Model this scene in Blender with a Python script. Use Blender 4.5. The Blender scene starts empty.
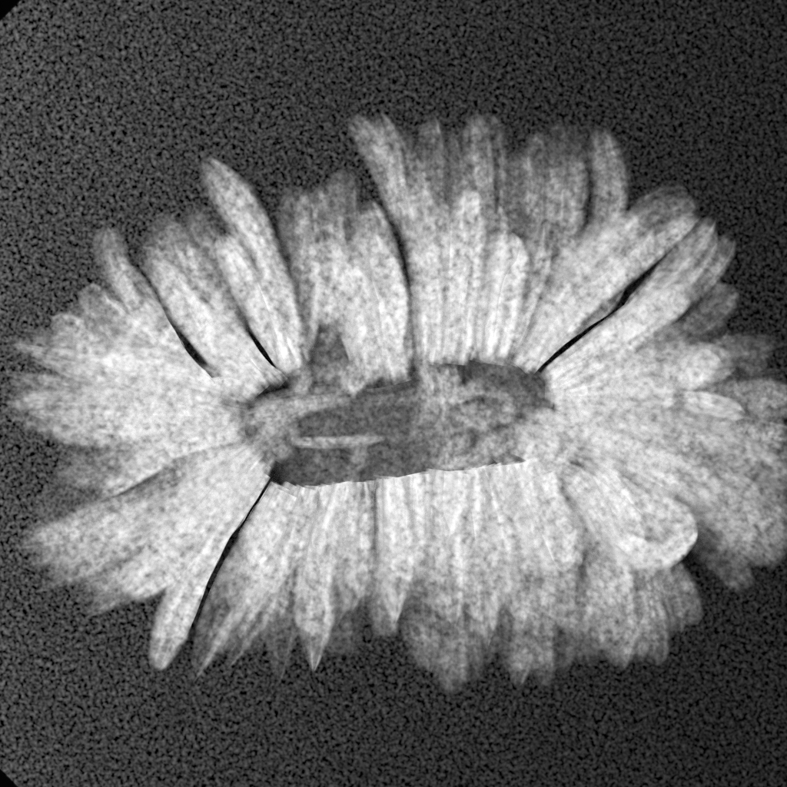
import bpy, math, random
from mathutils import Vector, noise
random.seed(7)
sc = bpy.context.scene
S = 0.000125            # metres per unit of layout (the plate is about 10 cm across)
H = 0.60                # camera height above the plate
C0 = 393.5

# ------------------------------------------------------------------ camera
cam_d = bpy.data.cameras.new('camera'); cam = bpy.data.objects.new('camera', cam_d)
sc.collection.objects.link(cam); sc.camera = cam
cam.location = (0, 0, H); cam.rotation_euler = (0, 0, 0)
cam_d.sensor_width = 36; cam_d.lens = 36 * H / (787 * S)
cam_d.clip_start = 0.01; cam_d.clip_end = 20

# ------------------------------------------------------------------ world and lamps
w = bpy.data.worlds.new('World'); sc.world = w; w.use_nodes = True
w.node_tree.nodes['Background'].inputs[0].default_value = (1, 1, 1, 1)
w.node_tree.nodes['Background'].inputs[1].default_value = 0.04
def lamp(name, loc, target, size, energy):
    d = bpy.data.lights.new(name, 'AREA'); d.shape = 'DISK'; d.size = size; d.energy = energy
    o = bpy.data.objects.new(name, d); sc.collection.objects.link(o)
    o.location = loc
    o.rotation_euler = (Vector(target) - Vector(loc)).to_track_quat('-Z', 'Y').to_euler()
    return o
LK = 17.4
lamp('key_lamp', (-0.46, 0.06, 0.98), (0, 0, 0), 0.55, LK)
sc.view_settings.view_transform = 'Standard'
sc.view_settings.look = 'None'
sc.view_settings.exposure = 0; sc.view_settings.gamma = 1
sc.view_settings.use_curve_mapping = False
sc.cycles.transparent_max_bounces = 48
sc.cycles.max_bounces = 10
sc.cycles.diffuse_bounces = 4
sc.cycles.use_denoising = False

# ------------------------------------------------------------------ materials
class NT:
    def __init__(s, name):
        s.m = bpy.data.materials.new(name); s.m.use_nodes = True
        s.t = s.m.node_tree; s.t.nodes.clear(); s.out = s.t.nodes.new('ShaderNodeOutputMaterial')
    def n(s, k, **kw):
        x = s.t.nodes.new(k)
        for a, b in kw.items(): setattr(x, a, b)
        return x
    def l(s, a, b): s.t.links.new(a, b)
    def put(s, sock, v):
        if hasattr(v, 'is_output') or isinstance(v, bpy.types.NodeSocket): s.l(v, sock)
        else: sock.default_value = v
    def math(s, op, a, b=0.0, c=0.0, clamp=False):
        x = s.n('ShaderNodeMath', operation=op, use_clamp=clamp)
        s.put(x.inputs[0], a); s.put(x.inputs[1], b)
        if op in ('MULTIPLY_ADD',): s.put(x.inputs[2], c)
        return x.outputs[0]
    def noise(s, vec, scale, detail, rough=0.5, dist=0.0):
        x = s.n('ShaderNodeTexNoise'); s.l(vec, x.inputs['Vector'])
        x.inputs['Scale'].default_value = scale; x.inputs['Detail'].default_value = detail
        x.inputs['Roughness'].default_value = rough; x.inputs['Distortion'].default_value = dist
        return x.outputs['Fac']
    def mapping(s, rot, scale, flat=False):
        g = s.n('ShaderNodeNewGeometry')
        mp = s.n('ShaderNodeMapping')
        mp.inputs['Rotation'].default_value = rot
        mp.inputs['Scale'].default_value = (scale, scale, 0.0 if flat else scale)
        s.l(g.outputs['Position'], mp.inputs['Vector'])
        return mp.outputs['Vector']

PX = 1.0 / S
def petal_material():
    k = NT('petal_tissue')
    # fine cell grain, soft mottling and long veins all change how dense the tissue is
    v = k.mapping((0, 0, 0.5), PX, True)
    g1 = k.noise(v, 1 / 6.5, 1.0, 0.6)
    g2 = k.noise(k.mapping((0, 0, 1.3), PX, True), 1 / 14, 2.0, 0.6, 0.4)
    g3 = k.noise(k.mapping((0.7, 0.3, 1.9), PX), 1 / 45, 2.0)
    uvn = k.n('ShaderNodeUVMap', uv_map='UVMap'); sep = k.n('ShaderNodeSeparateXYZ'); k.l(uvn.outputs[0], sep.inputs[0])
    u, vv = sep.outputs[0], sep.outputs[1]      # u 0..1 across, v 0..1 base to tip
    oi = k.n('ShaderNodeObjectInfo')
    cs = k.n('ShaderNodeSeparateColor'); k.l(oi.outputs['Color'], cs.inputs[0])
    tau, soft, bf = cs.outputs[0], cs.outputs[1], cs.outputs[2]
    # vein streaks
    cmb = k.n('ShaderNodeCombineXYZ'); k.l(k.math('MULTIPLY', u, 4.2), cmb.inputs[0])
    k.l(k.math('MULTIPLY', vv, 1.3), cmb.inputs[1]); k.l(k.math('MULTIPLY', oi.outputs['Random'], 40.0), cmb.inputs[2])
    vein = k.noise(cmb.outputs[0], 1.0, 2.0, 0.55)
    # margin profile: |2u-1|
    e = k.math('ABSOLUTE', k.math('MULTIPLY_ADD', u, 2.0, -1.0))
    mr = k.n('ShaderNodeMapRange', interpolation_type='SMOOTHSTEP'); k.l(e, mr.inputs[0])
    mr.inputs[1].default_value = 1.0; k.l(oi.outputs['Alpha'], mr.inputs[2]); mr.inputs[3].default_value = 0.0; mr.inputs[4].default_value = 1.0
    tp = k.n('ShaderNodeMapRange', interpolation_type='SMOOTHSTEP'); k.l(vv, tp.inputs[0])
    tp.inputs[1].default_value = 1.0; tp.inputs[2].default_value = 0.3; k.l(soft, tp.inputs[3]); tp.inputs[4].default_value = 1.0
    f = k.math('MULTIPLY', mr.outputs[0], tp.outputs[0])
    bs = k.n('ShaderNodeMapRange', interpolation_type='SMOOTHSTEP'); k.l(vv, bs.inputs[0])
    bs.inputs[1].default_value = 0.0; bs.inputs[2].default_value = 0.16; k.l(bf, bs.inputs[3]); bs.inputs[4].default_value = 1.0
    f = k.math('MULTIPLY', f, bs.outputs[0])
    te = k.n('ShaderNodeMapRange', interpolation_type='SMOOTHSTEP'); k.l(vv, te.inputs[0])
    te.inputs[1].default_value = 1.0; te.inputs[2].default_value = 0.9; te.inputs[3].default_value = 0.0; te.inputs[4].default_value = 1.0
    f = k.math('MULTIPLY', f, te.outputs[0])
    f = k.math('MULTIPLY', f, k.math('MULTIPLY_ADD', vv, -1.0, 1.6))     # petals thin out towards the tip
    f = k.math('MULTIPLY', f, k.math('MAXIMUM', k.math('MULTIPLY_ADD', g1, 2.2, -0.1), 0.05))
    f = k.math('MULTIPLY', f, k.math('MAXIMUM', k.math('MULTIPLY_ADD', g2, 1.9, 0.05), 0.08))
    f = k.math('MULTIPLY', f, k.math('MAXIMUM', k.math('MULTIPLY_ADD', g3, 3.0, -0.5), 0.1))
    f = k.math('MULTIPLY', f, k.math('MAXIMUM', k.math('MULTIPLY_ADD', vein, 2.6, -0.3), 0.1))
    f = k.math('MAXIMUM', f, 0.003)
    geo = k.n('ShaderNodeNewGeometry'); dot = k.n('ShaderNodeVectorMath', operation='DOT_PRODUCT')
    k.l(geo.outputs['Normal'], dot.inputs[0]); k.l(geo.outputs['Incoming'], dot.inputs[1])
    c = k.math('MAXIMUM', k.math('ABSOLUTE', dot.outputs['Value']), 0.18)
    od = k.math('DIVIDE', k.math('MULTIPLY', f, tau), c)
    a = k.math('SUBTRACT', 1.0, k.math('EXPONENT', k.math('MULTIPLY', od, -1.0)), clamp=True)
    col = k.math('MULTIPLY_ADD', k.math('ADD', k.math('MULTIPLY', g1, 0.55), k.math('MULTIPLY', g2, 0.45)), 0.75, 0.47, clamp=True)
    cc = k.n('ShaderNodeCombineColor')
    for i in range(3): k.l(col, cc.inputs[i])
    df = k.n('ShaderNodeBsdfDiffuse'); k.l(cc.outputs[0], df.inputs[0])
    tl = k.n('ShaderNodeBsdfTranslucent'); k.l(cc.outputs[0], tl.inputs[0])
    mx = k.n('ShaderNodeMixShader'); mx.inputs[0].default_value = 0.3
    k.l(df.outputs[0], mx.inputs[1]); k.l(tl.outputs[0], mx.inputs[2])
    tr = k.n('ShaderNodeBsdfTransparent')
    m2 = k.n('ShaderNodeMixShader'); k.l(a, m2.inputs[0]); k.l(tr.outputs[0], m2.inputs[1]); k.l(mx.outputs[0], m2.inputs[2])
    k.l(m2.outputs[0], k.out.inputs[0])
    return k.m
PETAL = petal_material()

def plate_material():
    k = NT('speckled_plate')
    n1 = k.noise(k.mapping((0, 0, 0.4), PX, True), 1 / 5.1, 1.5, 0.6, 0.3)
    n2 = k.noise(k.mapping((0, 0, 1.2), PX, True), 1 / 3.6, 0.0)
    n3 = k.noise(k.mapping((0, 0, 2.2), PX, True), 1 / 60, 2.0)
    s = k.math('ADD', k.math('MULTIPLY', n1, 0.58), k.math('MULTIPLY', n2, 0.42))
    s = k.math('MAXIMUM', k.math('MULTIPLY_ADD', s, 5.0, -1.75), 0.0)
    s = k.math('MULTIPLY', k.math('POWER', s, 1.15), k.math('MULTIPLY_ADD', n3, 0.5, 0.75))
    alb = k.math('MULTIPLY', s, 0.0046)
    cc = k.n('ShaderNodeCombineColor')
    for i in range(3): k.l(alb, cc.inputs[i])
    df = k.n('ShaderNodeBsdfDiffuse'); k.l(cc.outputs[0], df.inputs[0])
    gl = k.n('ShaderNodeBsdfGlossy'); gl.inputs['Roughness'].default_value = 0.37
    g2 = k.n('ShaderNodeCombineColor'); ga = k.math('MULTIPLY', s, 0.0200)
    for i in range(3): k.l(ga, g2.inputs[i])
    k.l(g2.outputs[0], gl.inputs[0])
    ad = k.n('ShaderNodeAddShader'); k.l(df.outputs[0], ad.inputs[0]); k.l(gl.outputs[0], ad.inputs[1])
    k.l(ad.outputs[0], k.out.inputs[0])
    return k.m
def flat_material(name, v, rough=0.9):
    k = NT(name); b = k.n('ShaderNodeBsdfPrincipled')
    n = k.noise(k.mapping((0, 0, 0.3), PX), 1 / 20, 3.0)
    cc = k.n('ShaderNodeCombineColor'); a = k.math('MULTIPLY', n, v * 2)
    for i in range(3): k.l(a, cc.inputs[i])
    k.l(cc.outputs[0], b.inputs['Base Color']); b.inputs['Roughness'].default_value = rough
    b.inputs['Specular IOR Level'].default_value = 0.0 if v < 0.01 else 0.3
    k.l(b.outputs[0], k.out.inputs[0]); return k.m

# ------------------------------------------------------------------ helpers
def P(px, py, z=0.0):
    """layout position (in plan, as seen from above) at height z (metres)"""
    f = (H - z) / H
    return Vector(((px - C0) * S * f, -(py - C0) * S * f, z))
def link(name, me, mat, parent=None):
    o = bpy.data.objects.new(name, me); sc.collection.objects.link(o)
    me.materials.append(mat)
    if parent: o.parent = parent
    return o

# ------------------------------------------------------------------ table and plate
me = bpy.data.meshes.new('table_top')
T = 0.6
me.from_pydata([(-T, -T, -0.004), (T, -T, -0.004), (T, T, -0.004), (-T, T, -0.004)], [], [(0, 1, 2, 3)])
o = link('table_top', me, flat_material('black_table', 0.0008)); o['kind'] = 'structure'

poly = [(-34, 54), (50, -30), (840, -30), (840, 820), (50, 820), (-34, 736)]
def inset(pts, d):
    cx, cy = 403, 395
    return [(x + (cx - x) / abs(cx - x) * d * (0.7), y + (cy - y) / abs(cy - y) * d * 0.7) for x, y in pts]
top, mid = inset(poly, 1.0), poly
vs = [P(x, y, 0) for x, y in top] + [P(x, y, -0.0001) for x, y in mid] + [P(x, y, -0.0032) for x, y in mid]
n = len(poly); fs = [tuple(range(n))[::-1]]
for r in range(2):
    for i in range(n):
        j = (i + 1) % n
        fs.append((r * n + i, r * n + j, (r + 1) * n + j, (r + 1) * n + i))
fs.append(tuple(range(2 * n, 3 * n)))
me = bpy.data.meshes.new('imaging_plate'); me.from_pydata([tuple(v) for v in vs], [], fs); me.update()
plate = link('imaging_plate', me, plate_material())
plate['label'] = 'dark grey speckled flat plate with cut-off corners lying under the flower head'
plate['category'] = 'plate'

# ------------------------------------------------------------------ flower
flower = bpy.data.objects.new('flower_head', None); sc.collection.objects.link(flower)
flower.empty_display_size = 0.01
flower['label'] = 'large pale chrysanthemum flower head with many overlapping translucent petals round a dark hollow centre'
flower['category'] = 'flower'

def curve(pts, t):
    """Catmull-Rom through pts, t in 0..1"""
    p = [Vector((a[0], a[1])) for a in pts]
    if len(p) == 2: return p[0].lerp(p[1], t), (p[1] - p[0]).normalized()
    q = [2 * p[0] - p[1]] + p + [2 * p[-1] - p[-2]]
    n = len(p) - 1; x = min(t * n, n - 1e-6); i = int(x); f = x - i
    a, b, c, d = q[i:i + 4]
    pos = 0.5 * ((2 * b) + (c - a) * f + (2 * a - 5 * b + 4 * c - d) * f * f + (3 * b - 3 * c + d - a) * f ** 3)
    tan = 0.5 * ((c - a) + 2 * (2 * a - 5 * b + 4 * c - d) * f + 3 * (3 * b - 3 * c + d - a) * f * f)
    return pos, tan.normalized()

COUNT = [0]
# narrow gaps that stay open between neighbouring petals: (line, half width, lowest row that stops at it)
GAPS = [([(290,448),(257,502),(232,538),(209,586),(193,627),(184,668)], 2.5, 0), ([(530,378),(552,358),(567,346),(585,332),(625,304)], 2.8, 0),
 ([(625,304),(648,288),(672,262),(716,210)], 1.0, 3), ([(278,372),(262,350),(244,324)], 2.6, 0), ([(244,324),(226,296),(208,262)], 2.0, 2),
 ([(215,384),(188,352),(168,318),(150,280)], 1.6, 2), ([(412,358),(410,300),(399,240),(382,178)], 1.8, 3), ([(458,352),(467,300),(473,250),(479,232)], 1.6, 3),
 ([(508,368),(530,325),(548,280),(566,245),(588,205)], 1.6, 3), ([(245,442),(180,472),(108,508)], 2.6, 2), ([(374,478),(376,530),(377,570)], 2.6, 2),
 ([(320,482),(308,540),(300,590)], 1.6, 3), 
 ([(745,410),(800,412)], 2.4, 1), ([(745,470),(800,464)], 2.4, 2),
 ]
def nearest(g, p):
    best = None; n_ = len(g) - 1
    for i_, (a, b) in enumerate(zip(g[:-1], g[1:])):
        a = Vector(a); d = Vector(b) - a; t = (p - a).dot(d) / d.length_squared
        if t < -0.02 or t > 1.02: continue
        n = Vector((-d.y, d.x)).normalized(); s_ = (p - a).dot(n)
        if best is None or abs(s_) < abs(best[0]): best = (s_, n, max(0.12, math.sin(math.pi * min(1, max(0, (i_ + t) / n_)))))
    return best
def petal(pts, w, tip='r', tau=0.3, layer=1, base=0.55, cup=0.35, soft=0.6, name='petal', NU=10, NV=18, mx=0.62, bf=None, edge=0.55):
    """centreline base -> tip, w = half width, tip r(ounded) p(ointed) s(quare)"""
    COUNT[0] += 1; tau *= (0.42 + 1.15 * ((COUNT[0] * 0.618) % 1)) if layer > 0 and name != 'floret' else (0.8 + 0.5 * ((COUNT[0] * 0.618) % 1))
    k = COUNT[0]; w = w * 1.10
    if abs(pts[0][0] - 407) < 122 and 460 <= pts[0][1] <= 495: pts = [(pts[0][0], 489 - (pts[0][0] - 300) * 0.116)] + list(pts[1:])
    rs = random.Random(k * 17 + 3); ph = rs.uniform(0, 50)
    z0 = (0.0010, 0.0034, 0.0060, 0.0085)[layer] + rs.uniform(0, 0.0016)
    sgn = 1
    vs, fs, uvs = [], [], []
    near = []
    if name != 'floret':
        for g, hw, low in GAPS:
            if layer < low: continue
            tot = [nearest(g, curve(pts, q_ / 12)[0]) for q_ in range(13)]
            tot = [t_[0] for t_ in tot if t_]; hw = hw * (0.75 if low >= 2 else 1)
            if tot and min(abs(t_) for t_ in tot) < 60:
                side = 1 if sum(tot) > 0 else -1
                mean = abs(sum(tot)) / len(tot)
                if mean > 3 or low == 0: near.append((g, hw, side))
    for j in range(NV + 1):
        v = j / NV
        v = 1 - (1 - v) ** 1.35            # denser rows near the tip
        pos, tan = curve(pts, v)
        nrm = Vector((-tan.y, tan.x))
        # width profile
        x = v / mx
        body = base + (1 - base) * math.sin(min(x, 1) * math.pi / 2)
        y = max(0.0, (v - mx) / (1 - mx))
        if tip == 'r': end = math.sqrt(max(0, 1 - y ** 2.6))
        elif tip == 's': end = (1 - y ** 7) ** 0.5 * (1 - 0.12 * y)
        else: end = max(0, (1 - y ** 1.35)) ** 0.85
        ww = w * body * end
        for i in range(NU + 1):
            u = -1 + 2 * i / NU
            wob = 1 + 0.16 * (noise.noise(Vector((v * 3.5 + ph, u * 0.6 + (3 if u > 0 else 0), ph))))
            off = nrm * (u * ww * wob)
            q = pos + off
            for g, hw, side in near:
                hit = nearest(g, q)
                if hit and abs(hit[0]) < 45 and hit[0] * side < hw * hit[2]:
                    q = q + hit[1] * (hw * hit[2] * side - hit[0]) * (1 + 0.35 * noise.noise(Vector((q.x * .05, q.y * .05, k))))
            wr = noise.noise(Vector((u * 1.6 + ph, v * 4.5, 9 + ph)))
            z = z0 + S * (w * cup * (u * u - 0.3) * (0.5 + 0.5 * end) + 2.2 * wr * min(1, w / 20) + 4.0 * math.sin(v * math.pi) - 5 * v * v)
            z += S * w * 0.16 * math.cos(u * math.pi * 2.5) * (1 - v * 0.7)      # lengthwise folds
            z = max(z, 0.0003 + 0.00002 * (k % 20))
            vs.append(tuple(P(q.x, q.y, z)))
            uvs.append((i / NU, v))
    for j in range(NV):
        for i in range(NU):
            a = j * (NU + 1) + i
            fs.append((a, a + 1, a + NU + 2, a + NU + 1))
    me = bpy.data.meshes.new(name); me.from_pydata(vs, [], fs)
    ul = me.uv_layers.new(name='UVMap')
    for lp in me.loops: ul.data[lp.index].uv = uvs[lp.vertex_index]
    me.polygons.foreach_set('use_smooth', [True] * len(fs)); me.update()
    o = link(name, me, PETAL, flower)
    if bf is None: bf = 1.0 if (460 < pts[0][1] < 495 and 240 < pts[0][0] < 532) else 0.1
    o.color = (tau, soft, bf, edge)
    return o

B, M, F = 0.11, 0.30, 0.80
L = [
 # ---- left, tips towards the plate's left side
 ([(255,395),(120,368),(-4,340)], 24,'p',M*1.1,1), ([(250,400),(110,398),(-12,392)], 25,'r',B*1.5,0),
 ([(240,400),(120,373),(6,343)], 13,'p',F*.7,2), ([(240,408),(120,396),(-2,398)], 12,'p',F*.6,2), ([(235,416),(130,424),(22,412)], 13,'p',F*.6,2), ([(240,412),(130,384),(30,360)], 12,'p',F*.5,3), ([(240,412),(120,422),(2,404)], 25,'r',M,1), ([(240,388),(165,366),(96,358)], 17,'r',F,3),
 ([(245,405),(140,392),(52,380)], 13,'p',M*1.3,2), ([(240,420),(130,410),(60,405)], 16,'p',M,2),
 ([(240,425),(150,445),(52,452)], 22,'r',M*.8,1), ([(245,432),(120,470),(30,520)], 24,'r',M,1),
 ([(245,432),(170,450),(98,496)], 14,'r',F*.8,2), ([(240,450),(120,515),(24,555)], 26,'r',M*.9,0),
 ([(255,458),(150,520),(46,582)], 24,'r',M,1), ([(255,458),(180,505),(112,560)], 12,'p',M*1.2,2),
 ([(250,460),(150,560),(72,606)], 28,'r',B*1.3,0), ([(254,466),(200,530),(122,596)], 30,'r',F*.8,2),
 ([(250,455),(190,500),(110,545)], 22,'r',M*.8,2), ([(240,415),(180,432),(130,440)], 18,'r',M,2),
 # ---- lower left, on both sides of the long gap
 ([(250,480),(206,560),(176,614),(155,672)], 20,'r',F*.9,2,.9), ([(250,470),(205,550),(160,610)], 22,'p',M,1,.8),
 ([(290,492),(258,548),(228,600),(190,686)], 26,'p',F,2,.7), ([(284,492),(246,552),(222,610)], 15,'r',M*1.4,1,.8), ([(290,490),(262,590),(215,668)], 24,'r',B*1.2,0,.8),
 ([(300,488),(285,580),(278,686)], 23,'p',M,1,.8), ([(293,488),(275,545),(262,620)], 18,'r',M,2,1),
 ([(322,485),(316,580),(313,674)], 21,'p',F*.8,2,.8), ([(345,482),(350,590),(345,657)], 20,'r',B*1.3,0,.9),
 ([(358,476),(356,540),(366,608)], 17,'p',F*.7,2,1), ([(366,480),(382,600),(382,640)], 15,'r',B,0,.8),
 ([(398,474),(390,550),(393,628)], 23,'p',F*.8,2,.95), ([(410,480),(415,600),(424,672)], 16,'r',B*1.2,0,.8),
 ([(445,468),(442,560),(453,630)], 28,'p',F*.8,2,.9), ([(435,480),(448,630),(450,697)], 20,'r',B*1.2,0,.8),
 ([(465,480),(466,640),(472,684)], 15,'r',B*1.2,0,.8), ([(482,466),(482,580),(487,650)], 19,'p',F*.85,2,1),
 ([(500,470),(508,600),(514,680)], 17,'r',B*1.1,0,.9), ([(520,470),(532,620),(538,693)], 22,'r',B*1.3,0,.9),
 ([(515,466),(530,560),(540,650)], 27,'r',M*1.1,1,.9), ([(545,478),(560,600),(560,677)], 17,'r',B*1.1,0,.9),
 ([(548,485),(568,560),(578,640)], 24,'r',M*1.1,1,.9), ([(575,490),(585,600),(590,670)], 16,'r',B*1.2,0,.9),
 ([(592,490),(622,580),(635,670)], 35,'r',M*.8,0,.7), ([(620,490),(668,580),(690,640)], 23,'r',B,0,.8),
 ([(580,480),(605,550),(620,610)], 26,'r',M,1,.9),
 # rim of the lower row
 ([(325,482),(330,510),(333,560)], 30,'r',F*.7,3,1), ([(395,474),(402,510),(405,570)], 27,'r',F*.7,3,1),
 ([(460,464),(462,505),(460,560)], 22,'r',F*.9,3,1), ([(505,464),(510,500),(520,560)], 30,'r',F,3,1),
 ([(450,466),(446,500),(440,540)], 22,'r',F*.8,3,1), ([(285,492),(272,520),(255,565)], 16,'r',F*.8,3,1),
 ([(244,466),(220,500),(190,540)], 22,'r',F*.7,3,1), ([(530,480),(545,520),(560,575)], 30,'r',F*.8,3,1),
 # ---- lower right
 ([(575,470),(605,510),(645,560)], 34,'r',F*.7,1,.9), ([(600,470),(622,510),(640,552)], 16,'r',F*1.3,3,.9), ([(618,538),(655,556),(697,528)], 15,'r',F*1.6,3,.8), ([(640,500),(675,515),(692,545)], 14,'r',F,3,.8),
 ([(590,470),(640,495),(690,535)], 24,'r',F*.8,2,.8), ([(590,500),(620,545),(655,566)], 16,'r',F*.7,3,.8),
 ([(522,459),(548,450),(566,414)], 27,'r',F*1.4,3,.8), ([(530,462),(545,430),(552,408)], 22,'r',F*.7,2,.8), ([(545,432),(640,448),(715,500)], 30,'r',M,1),
 ([(590,450),(690,510),(765,585)], 34,'r',B*1.4,0), ([(580,440),(680,480),(790,545)], 34,'r',M*.8,0),
 ([(600,470),(680,500),(745,545)], 26,'r',M,1),
 # ---- right
 ([(555,412),(680,440),(800,500)], 32,'r',M*1.1,1), ([(555,402),(680,425),(800,445)], 24,'r',M,0),
 ([(560,400),(690,400),(800,392)], 19,'r',M*.9,0), ([(560,388),(680,362),(784,342)], 17,'r',B*1.2,0),
 ([(640,385),(720,380),(790,372)], 15,'p',B*1.3,0), ([(555,392),(650,372),(738,362)], 24,'r',F*.7,2,.4), ([(660,374),(730,364)], 20,'r',F*.5,2,.6), ([(690,380),(712,350)], 18,'r',F*.4,3,.8),
 ([(640,396),(700,402),(746,416)], 12,'r',F*.8,2,.3), ([(700,398),(742,412)], 9,'r',F*.8,3,.6), ([(545,392),(610,395),(680,395)], 19,'r',F*.8,3),
 ([(550,405),(630,420),(700,445)], 22,'r',F*.7,2), ([(560,415),(650,440),(740,450)], 24,'r',M,2),
 # ---- upper right, below and above the gap
 ([(546,383),(575,366),(630,328),(690,288)], 21,'s',F,3,.5), ([(550,388),(640,355),(705,335)], 26,'r',M,1),
 ([(600,370),(685,285),(730,222)], 25,'s',M*.9,0), ([(640,360),(705,310),(730,265)], 26,'r',B,0),
 ([(520,366),(553,334),(632,266),(704,190)], 13,'r',M,1,.6), ([(520,368),(558,326),(628,266),(702,212)], 14,'r',F*.7,2,.8), ([(612,322),(665,276),(716,214)], 13,'r',M*1.3,1,.3), ([(640,300),(680,262),(712,222)], 15,'r',M,0,.3),
 ([(518,366),(580,280),(650,218)], 32,'r',F*.8,2,.5), ([(590,270),(640,225),(695,205)], 17,'r',B*1.2,0),
 ([(515,362),(560,300),(620,240)], 24,'r',F*.6,3,.6), ([(560,300),(608,210),(597,124)], 18,'r',M,0,.6),
 # ---- top
 ([(505,362),(552,250),(574,150)], 24,'r',M*1.1,1,.6), ([(535,230),(535,130)], 13,'r',B*.6,0), ([(555,230),(557,116)], 12,'r',B*.8,0),
 ([(575,220),(585,116)], 12,'r',B*.5,0), ([(492,364),(503,290),(507,230)], 22,'r',F*.9,3,.7),
 ([(500,340),(515,240),(520,150)], 21,'r',M*.8,0,.7), ([(485,300),(480,190),(474,109)], 16,'r',M*.7,0),
 ([(455,280),(456,200),(452,136)], 11,'r',B,0), ([(430,280),(432,190),(431,112)], 15,'r',M*.7,0),
 ([(452,364),(462,270),(470,186)], 21,'r',F*.8,2,.8), ([(428,360),(432,270),(414,184)], 23,'r',F*.8,2,.7),
 ([(460,362),(445,290),(440,220)], 24,'r',M,1,.8), ([(425,270),(385,170),(350,112)], 15,'r',M*.7,0),
 ([(430,260),(405,180),(378,116)], 17,'r',B*1.2,0), ([(470,360),(490,290),(495,200)], 18,'r',M,1,.7),
 ([(400,376),(388,290),(366,198)], 22,'r',F*.8,2,.7), ([(365,310),(345,230),(343,166)], 19,'r',M*.8,0),
 ([(335,320),(320,250),(310,186)], 20,'r',M,0), ([(398,384),(378,315),(345,264)], 14,'r',F,3,1.1),
 ([(345,325),(330,285),(322,238)], 26,'r',F*.7,2,.8), ([(292,378),(305,300),(305,240)], 18,'r',F*.6,1,.8),
 # ---- upper left
 ([(290,376),(280,310),(262,240)], 20,'r',F*.8,3,.7), ([(296,350),(252,232),(202,157)], 20,'r',M*1.8,1,.8),
 ([(284,300),(252,235),(222,188)], 11,'r',F*.5,2), ([(295,280),(292,182)], 18,'r',B,0),
 ([(284,366),(256,308),(220,232)], 16,'r',F*.9,3,.6), ([(262,350),(215,270),(190,205)], 17,'r',B*1.4,0),
 ([(262,388),(215,310),(180,245)], 22,'r',M,1,.6), ([(255,390),(195,320),(152,260)], 19,'r',F*.9,2,.6),
 ([(200,330),(165,270),(145,232)], 15,'r',B*1.2,0), ([(160,350),(118,285),(102,223)], 15,'r',B*1.4,0),
 ([(215,384),(165,335),(142,298)], 15,'r',F*.7,2), ([(215,386),(135,335),(98,300)], 24,'r',M,0),
 ([(160,370),(90,325),(64,310)], 17,'r',B,0), ([(262,392),(225,350),(200,330)], 20,'r',F*.7,3),
 ([(250,396),(190,380),(130,372)], 14,'r',M,2),
 # dim outermost row
 ([(190,320),(160,270),(140,246)], 16,'p',M,0), ([(170,330),(130,285),(112,262)], 16,'r',M*.8,0), ([(200,300),(180,250),(172,222)], 14,'r',M*.7,0), ([(150,340),(100,305),(88,284)], 15,'r',M*.7,0), ([(135,350),(70,325),(48,326)], 13,'p',M*.7,0), ([(250,280),(235,225),(228,200)], 12,'r',M*.6,0),
 ([(130,300),(110,250),(108,226)], 18,'r',B,0), ([(180,280),(165,235),(150,222)], 18,'r',B*.8,0), ([(230,280),(205,235),(196,205)], 18,'r',B*.8,0),
 ([(250,260),(245,215),(240,178)], 16,'r',B,0), ([(300,260),(300,190)], 22,'r',B*.9,0), ([(330,250),(330,178)], 18,'r',B,0),
 ([(400,230),(385,160),(368,112)], 22,'r',B*.9,0), ([(430,240),(410,180),(395,128)], 20,'r',B*.8,0), ([(465,240),(462,170),(458,125)], 20,'r',B*.8,0),
 ([(490,230),(490,160),(486,112)], 18,'r',B,0), ([(520,240),(514,150)], 18,'r',B,0), ([(540,240),(545,128)], 20,'r',B*.8,0),
 ([(565,230),(568,118)], 18,'r',B*.8,0), ([(600,260),(612,190),(604,130)], 18,'r',B,0), ([(600,260),(650,210),(690,192)], 16,'r',B,0),
 ([(100,340),(75,318)], 20,'r',B,0), ([(110,345),(40,345)], 22,'r',B,0), ([(110,345),(70,315)], 20,'r',B,0),
 ([(180,520),(60,545),(18,545)], 26,'r',B*1.2,0), ([(160,560),(60,595)], 24,'r',B,0), ([(140,520),(60,520)], 26,'r',B,0), ([(180,450),(60,470)], 26,'r',B,0),
 ([(120,360),(20,330)], 12,'p',M,0), ([(110,440),(38,425)], 14,'p',M,0), ([(120,480),(50,470)], 14,'p',M*.8,0), ([(120,510),(14,548)], 15,'p',M*.8,0), ([(130,540),(34,592)], 14,'p',M*.8,0), ([(150,560),(84,618)], 14,'p',M*.8,0), ([(120,400),(0,372)], 9,'p',M*.7,0), ([(700,470),(800,560)], 34,'r',M*.8,0), ([(690,480),(745,570)], 26,'r',B,0), ([(700,440),(800,470)], 36,'r',M*.7,0), ([(690,400),(800,420)], 28,'r',M*.7,0),
 ([(690,360),(775,350)], 22,'r',B,0), ([(660,380),(740,330)], 26,'r',B,0), ([(665,560),(690,638)], 24,'r',B*.8,0), ([(600,560),(625,665)], 26,'r',B,0),
 ([(640,560),(648,668)], 24,'r',B,0), ([(540,580),(525,690)], 22,'r',B,0), ([(590,580),(580,672)], 24,'r',B*.8,0), ([(430,590),(440,690)], 22,'r',B,0),
 ([(335,570),(340,660)], 20,'r',B,0), ([(270,560),(235,660)], 22,'r',B*.8,0), ([(380,580),(385,640)], 18,'r',B,0), ([(485,580),(480,668)], 18,'r',B,0), ([(385,384),(345,372),(300,378)], 14,'r',B,1,1),
]
rsp = random.Random(23)
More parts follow.
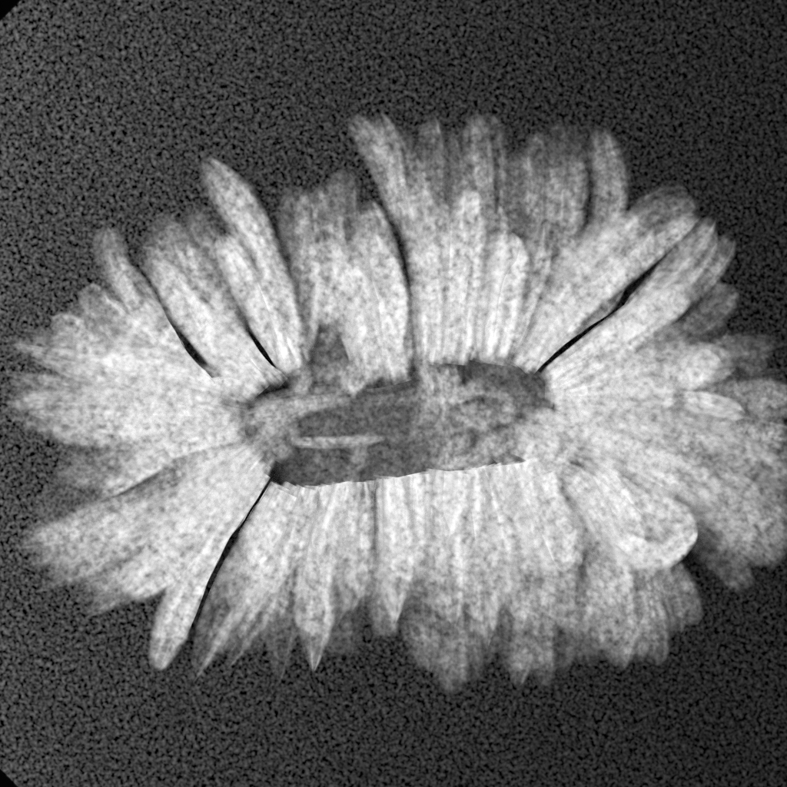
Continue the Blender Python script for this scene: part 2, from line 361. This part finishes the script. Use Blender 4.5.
for it in L:
    pts, w_, tip, tau, layer = it[:5]
    base = it[5] if len(it) > 5 else 0.55
    nm = 'outer_petal' if layer == 0 else 'petal'
    if layer == 0 and w_ >= 22:          # wide dim places are two narrower petals side by side
        a_, b_ = Vector(pts[-2]), Vector(pts[-1]); d_ = (b_ - a_).normalized(); n_ = Vector((-d_.y, d_.x))
        for sg in (-1, 1):
            e_ = b_ + n_ * sg * w_ * .42 - d_ * rsp.uniform(0, 16); m_ = a_ + n_ * sg * w_ * .25
            petal(list(pts[:-2]) + [tuple(m_), tuple(e_)], w_ * .62, ('r' if b_.x > 490 else rsp.choice('rpp')), tau * 1.1, 0, base, soft=.8, name=nm)
        continue
    petal(pts, w_, tip, tau, layer, base, name=nm, soft=(0.75, 0.6, 1.0, 1.35)[layer] * (0.6 if tip == 'p' else 1))

# ---- petals of the inner rows, lying between the gaps that stay open
lines = [[(250,400),(120,385),(10,372)], [(250,440),(180,475),(60,530)], [(285,455),(225,552),(180,655)], [(315,487),(300,560),(295,650)],
 [(372,478),(375,560),(366,640)], [(450,470),(470,560),(480,640)], [(540,465),(600,560),(600,660)], [(575,440),(680,520),(705,560)],
 [(550,400),(680,400),(785,411)], [(545,368),(620,308),(715,212)], [(515,362),(548,285),(592,200)], [(470,362),(468,280),(485,150)],
 [(412,362),(405,270),(378,170)], [(350,380),(330,300),(300,210)], [(278,370),(245,325),(195,220)], [(240,385),(185,340),(130,240)]]
counts = [5, 6, 6, 8, 9, 9, 8, 6, 6, 6, 8, 8, 8, 6, 5, 7]
rf = random.Random(11)
for q in range(16):
    la, lb = lines[q], lines[(q + 1) % 16]
    for c in range(counts[q]):
        for attempt in range(12):
            s_ = (c + rf.uniform(.2, .8)) / counts[q]; s_ = .14 + .72 * s_
            ln = rf.uniform(.5, .92); st = rf.uniform(0, .12)
            def at(t):
                pa, _ = curve(la, t); pb, _ = curve(lb, t); return pa.lerp(pb, s_), (pb - pa).length
            (p0, d0), (p1, d1), (p2, d2) = at(st), at(st + (ln - st) * .5), at(ln)
            if min((p - Vector((322, 345))).length for p in (p0, p1, (p0 + p1) / 2)) > 30: break
        else: continue
        wd = max(7, min(26, d1 * (min(s_, 1 - s_) * .95), 24))
        petal([tuple(p0), tuple(p1), tuple(p2)], wd, rf.choice('rrp'), rf.uniform(.22, .6), rf.choice((1, 2, 2, 3)), rf.uniform(.5, .7), rf.uniform(.25, .6), .5)

# short dense petals of the innermost row, all round the hollow centre
ringpts = [(262,478),(250,450),(245,425),(252,400),(280,384),(310,384),(345,384),(380,380),(412,368),(440,362),(470,358),(500,362),(530,370),(548,388),(556,412),(556,440),(540,466),(500,468),(460,472),(420,476),(385,480),(345,485),(300,491)]
ri = random.Random(5)
for c in range(64):
    t_ = (c + ri.uniform(.1, .9)) / 64
    p, _ = curve(ringpts + ringpts[:1], t_)
    d = Vector(((p.x - 400) * 1.0, (p.y - 428) * 2.6)).normalized()
    if p.y < 420 and 290 < p.x < 540: d = Vector(((p.x - 400) * 0.004, -1)).normalized()
    if p.y > 455 and p.x < 540: d = Vector(((p.x - 420) * 0.003, 1)).normalized()
    ln = ri.uniform(60, 135)
    m_ = p + d * ln * .5 + Vector((ri.uniform(-5, 5), ri.uniform(-5, 5))); e_ = p + d * ln
    if min((q - Vector((322, 340))).length for q in (p, m_, e_, (p + m_) / 2)) < 34: continue
    petal([tuple(p), tuple(m_), tuple(e_)], ri.uniform(9, 15), ri.choice('rrp'), ri.uniform(.25, .6), ri.choice((1, 2, 3)), .75, .4, .35, name='inner_petal')

# ---- hollow centre: a thin receptacle with small inner florets
def receptacle():
    ring = []
    outline = [(250,462),(262,420),(290,402),(340,392),(400,384),(425,362),(470,350),(515,362),(548,380),(552,420),(540,460),(520,474),(440,477),(350,487),(300,497),(266,494)]
    cx, cy = 400, 430; n = len(outline); R = 10; vs = []; fs = []; uv = []
    for r in range(R + 1):
        f = r / R
        for i in range(n * 3):
            a = i / 3; p, _ = curve(outline + outline[:1], a / n)
            x, y = cx + (p.x - cx) * f, cy + (p.y - cy) * f
            z = 0.0006 + 0.0022 * f ** 3 + 0.0003 * noise.noise(Vector((x * .06, y * .06, 0)))
            vs.append(tuple(P(x, y, z))); uv.append((0.5, 0.1))
    m = n * 3
    for r in range(R):
        for i in range(m):
            j = (i + 1) % m; fs.append((r * m + i, r * m + j, (r + 1) * m + j, (r + 1) * m + i))
    me = bpy.data.meshes.new('receptacle'); me.from_pydata(vs, [], fs)
    ul = me.uv_layers.new(name='UVMap')
    for lp in me.loops: ul.data[lp.index].uv = uv[lp.vertex_index]
    me.polygons.foreach_set('use_smooth', [True] * len(fs)); me.update()
    o = link('receptacle', me, PETAL, flower); o.color = (0.06, 1, 1, 0.7)
receptacle()
for pts, w_, tau in [
    ([(422,345),(436,400),(434,476)], 18, .26), ([(416,350),(432,392)], 7, .4), ([(445,372),(452,420),(446,474)], 16, .22), ([(425,380),(418,430),(424,474)], 12, .10), ([(470,474),(478,440),(470,400)], 22, .2), ([(500,472),(520,445),(530,420)], 24, .25), ([(455,412),(480,420),(505,412)], 14, .12), ([(450,400),(480,388),(504,400),(504,430)], 12, .26),
    ([(455,468),(500,440),(540,430)], 14, .20), ([(292,442),(340,442),(388,437)], 7, .24), ([(255,442),(300,410),(355,398)], 9, .16),
    ([(278,462),(298,428)], 8, .2), ([(440,470),(465,430)], 14, .2), ([(370,402),(410,397),(440,385)], 9, .1),
    ([(500,460),(520,420),(515,385)], 13, .08), ([(245,406),(300,394),(360,388)], 9, .25), ([(225,432),(262,430),(300,418)], 14, .4), ([(230,450),(262,448),(285,436)], 14, .35), ([(235,420),(275,412),(320,400)], 12, .35), ([(245,416),(310,403),(350,402)], 7, .18),
    ([(448,365),(462,404)], 9, .15), ([(485,440),(545,464)], 12, .25), ([(350,474),(362,438)], 10, .1), ([(322,385),(322,350),(322,314)], 34, .24), ([(322,280),(322,326)], 17, .9),
    ([(345,392),(360,372),(385,368)], 16, .5), ([(300,392),(300,375),(290,350)], 14, .4)]:
    petal(pts, w_, 'r', tau, 1, .8, .4, 1.0, 'floret', 6, 10, edge=0.25)
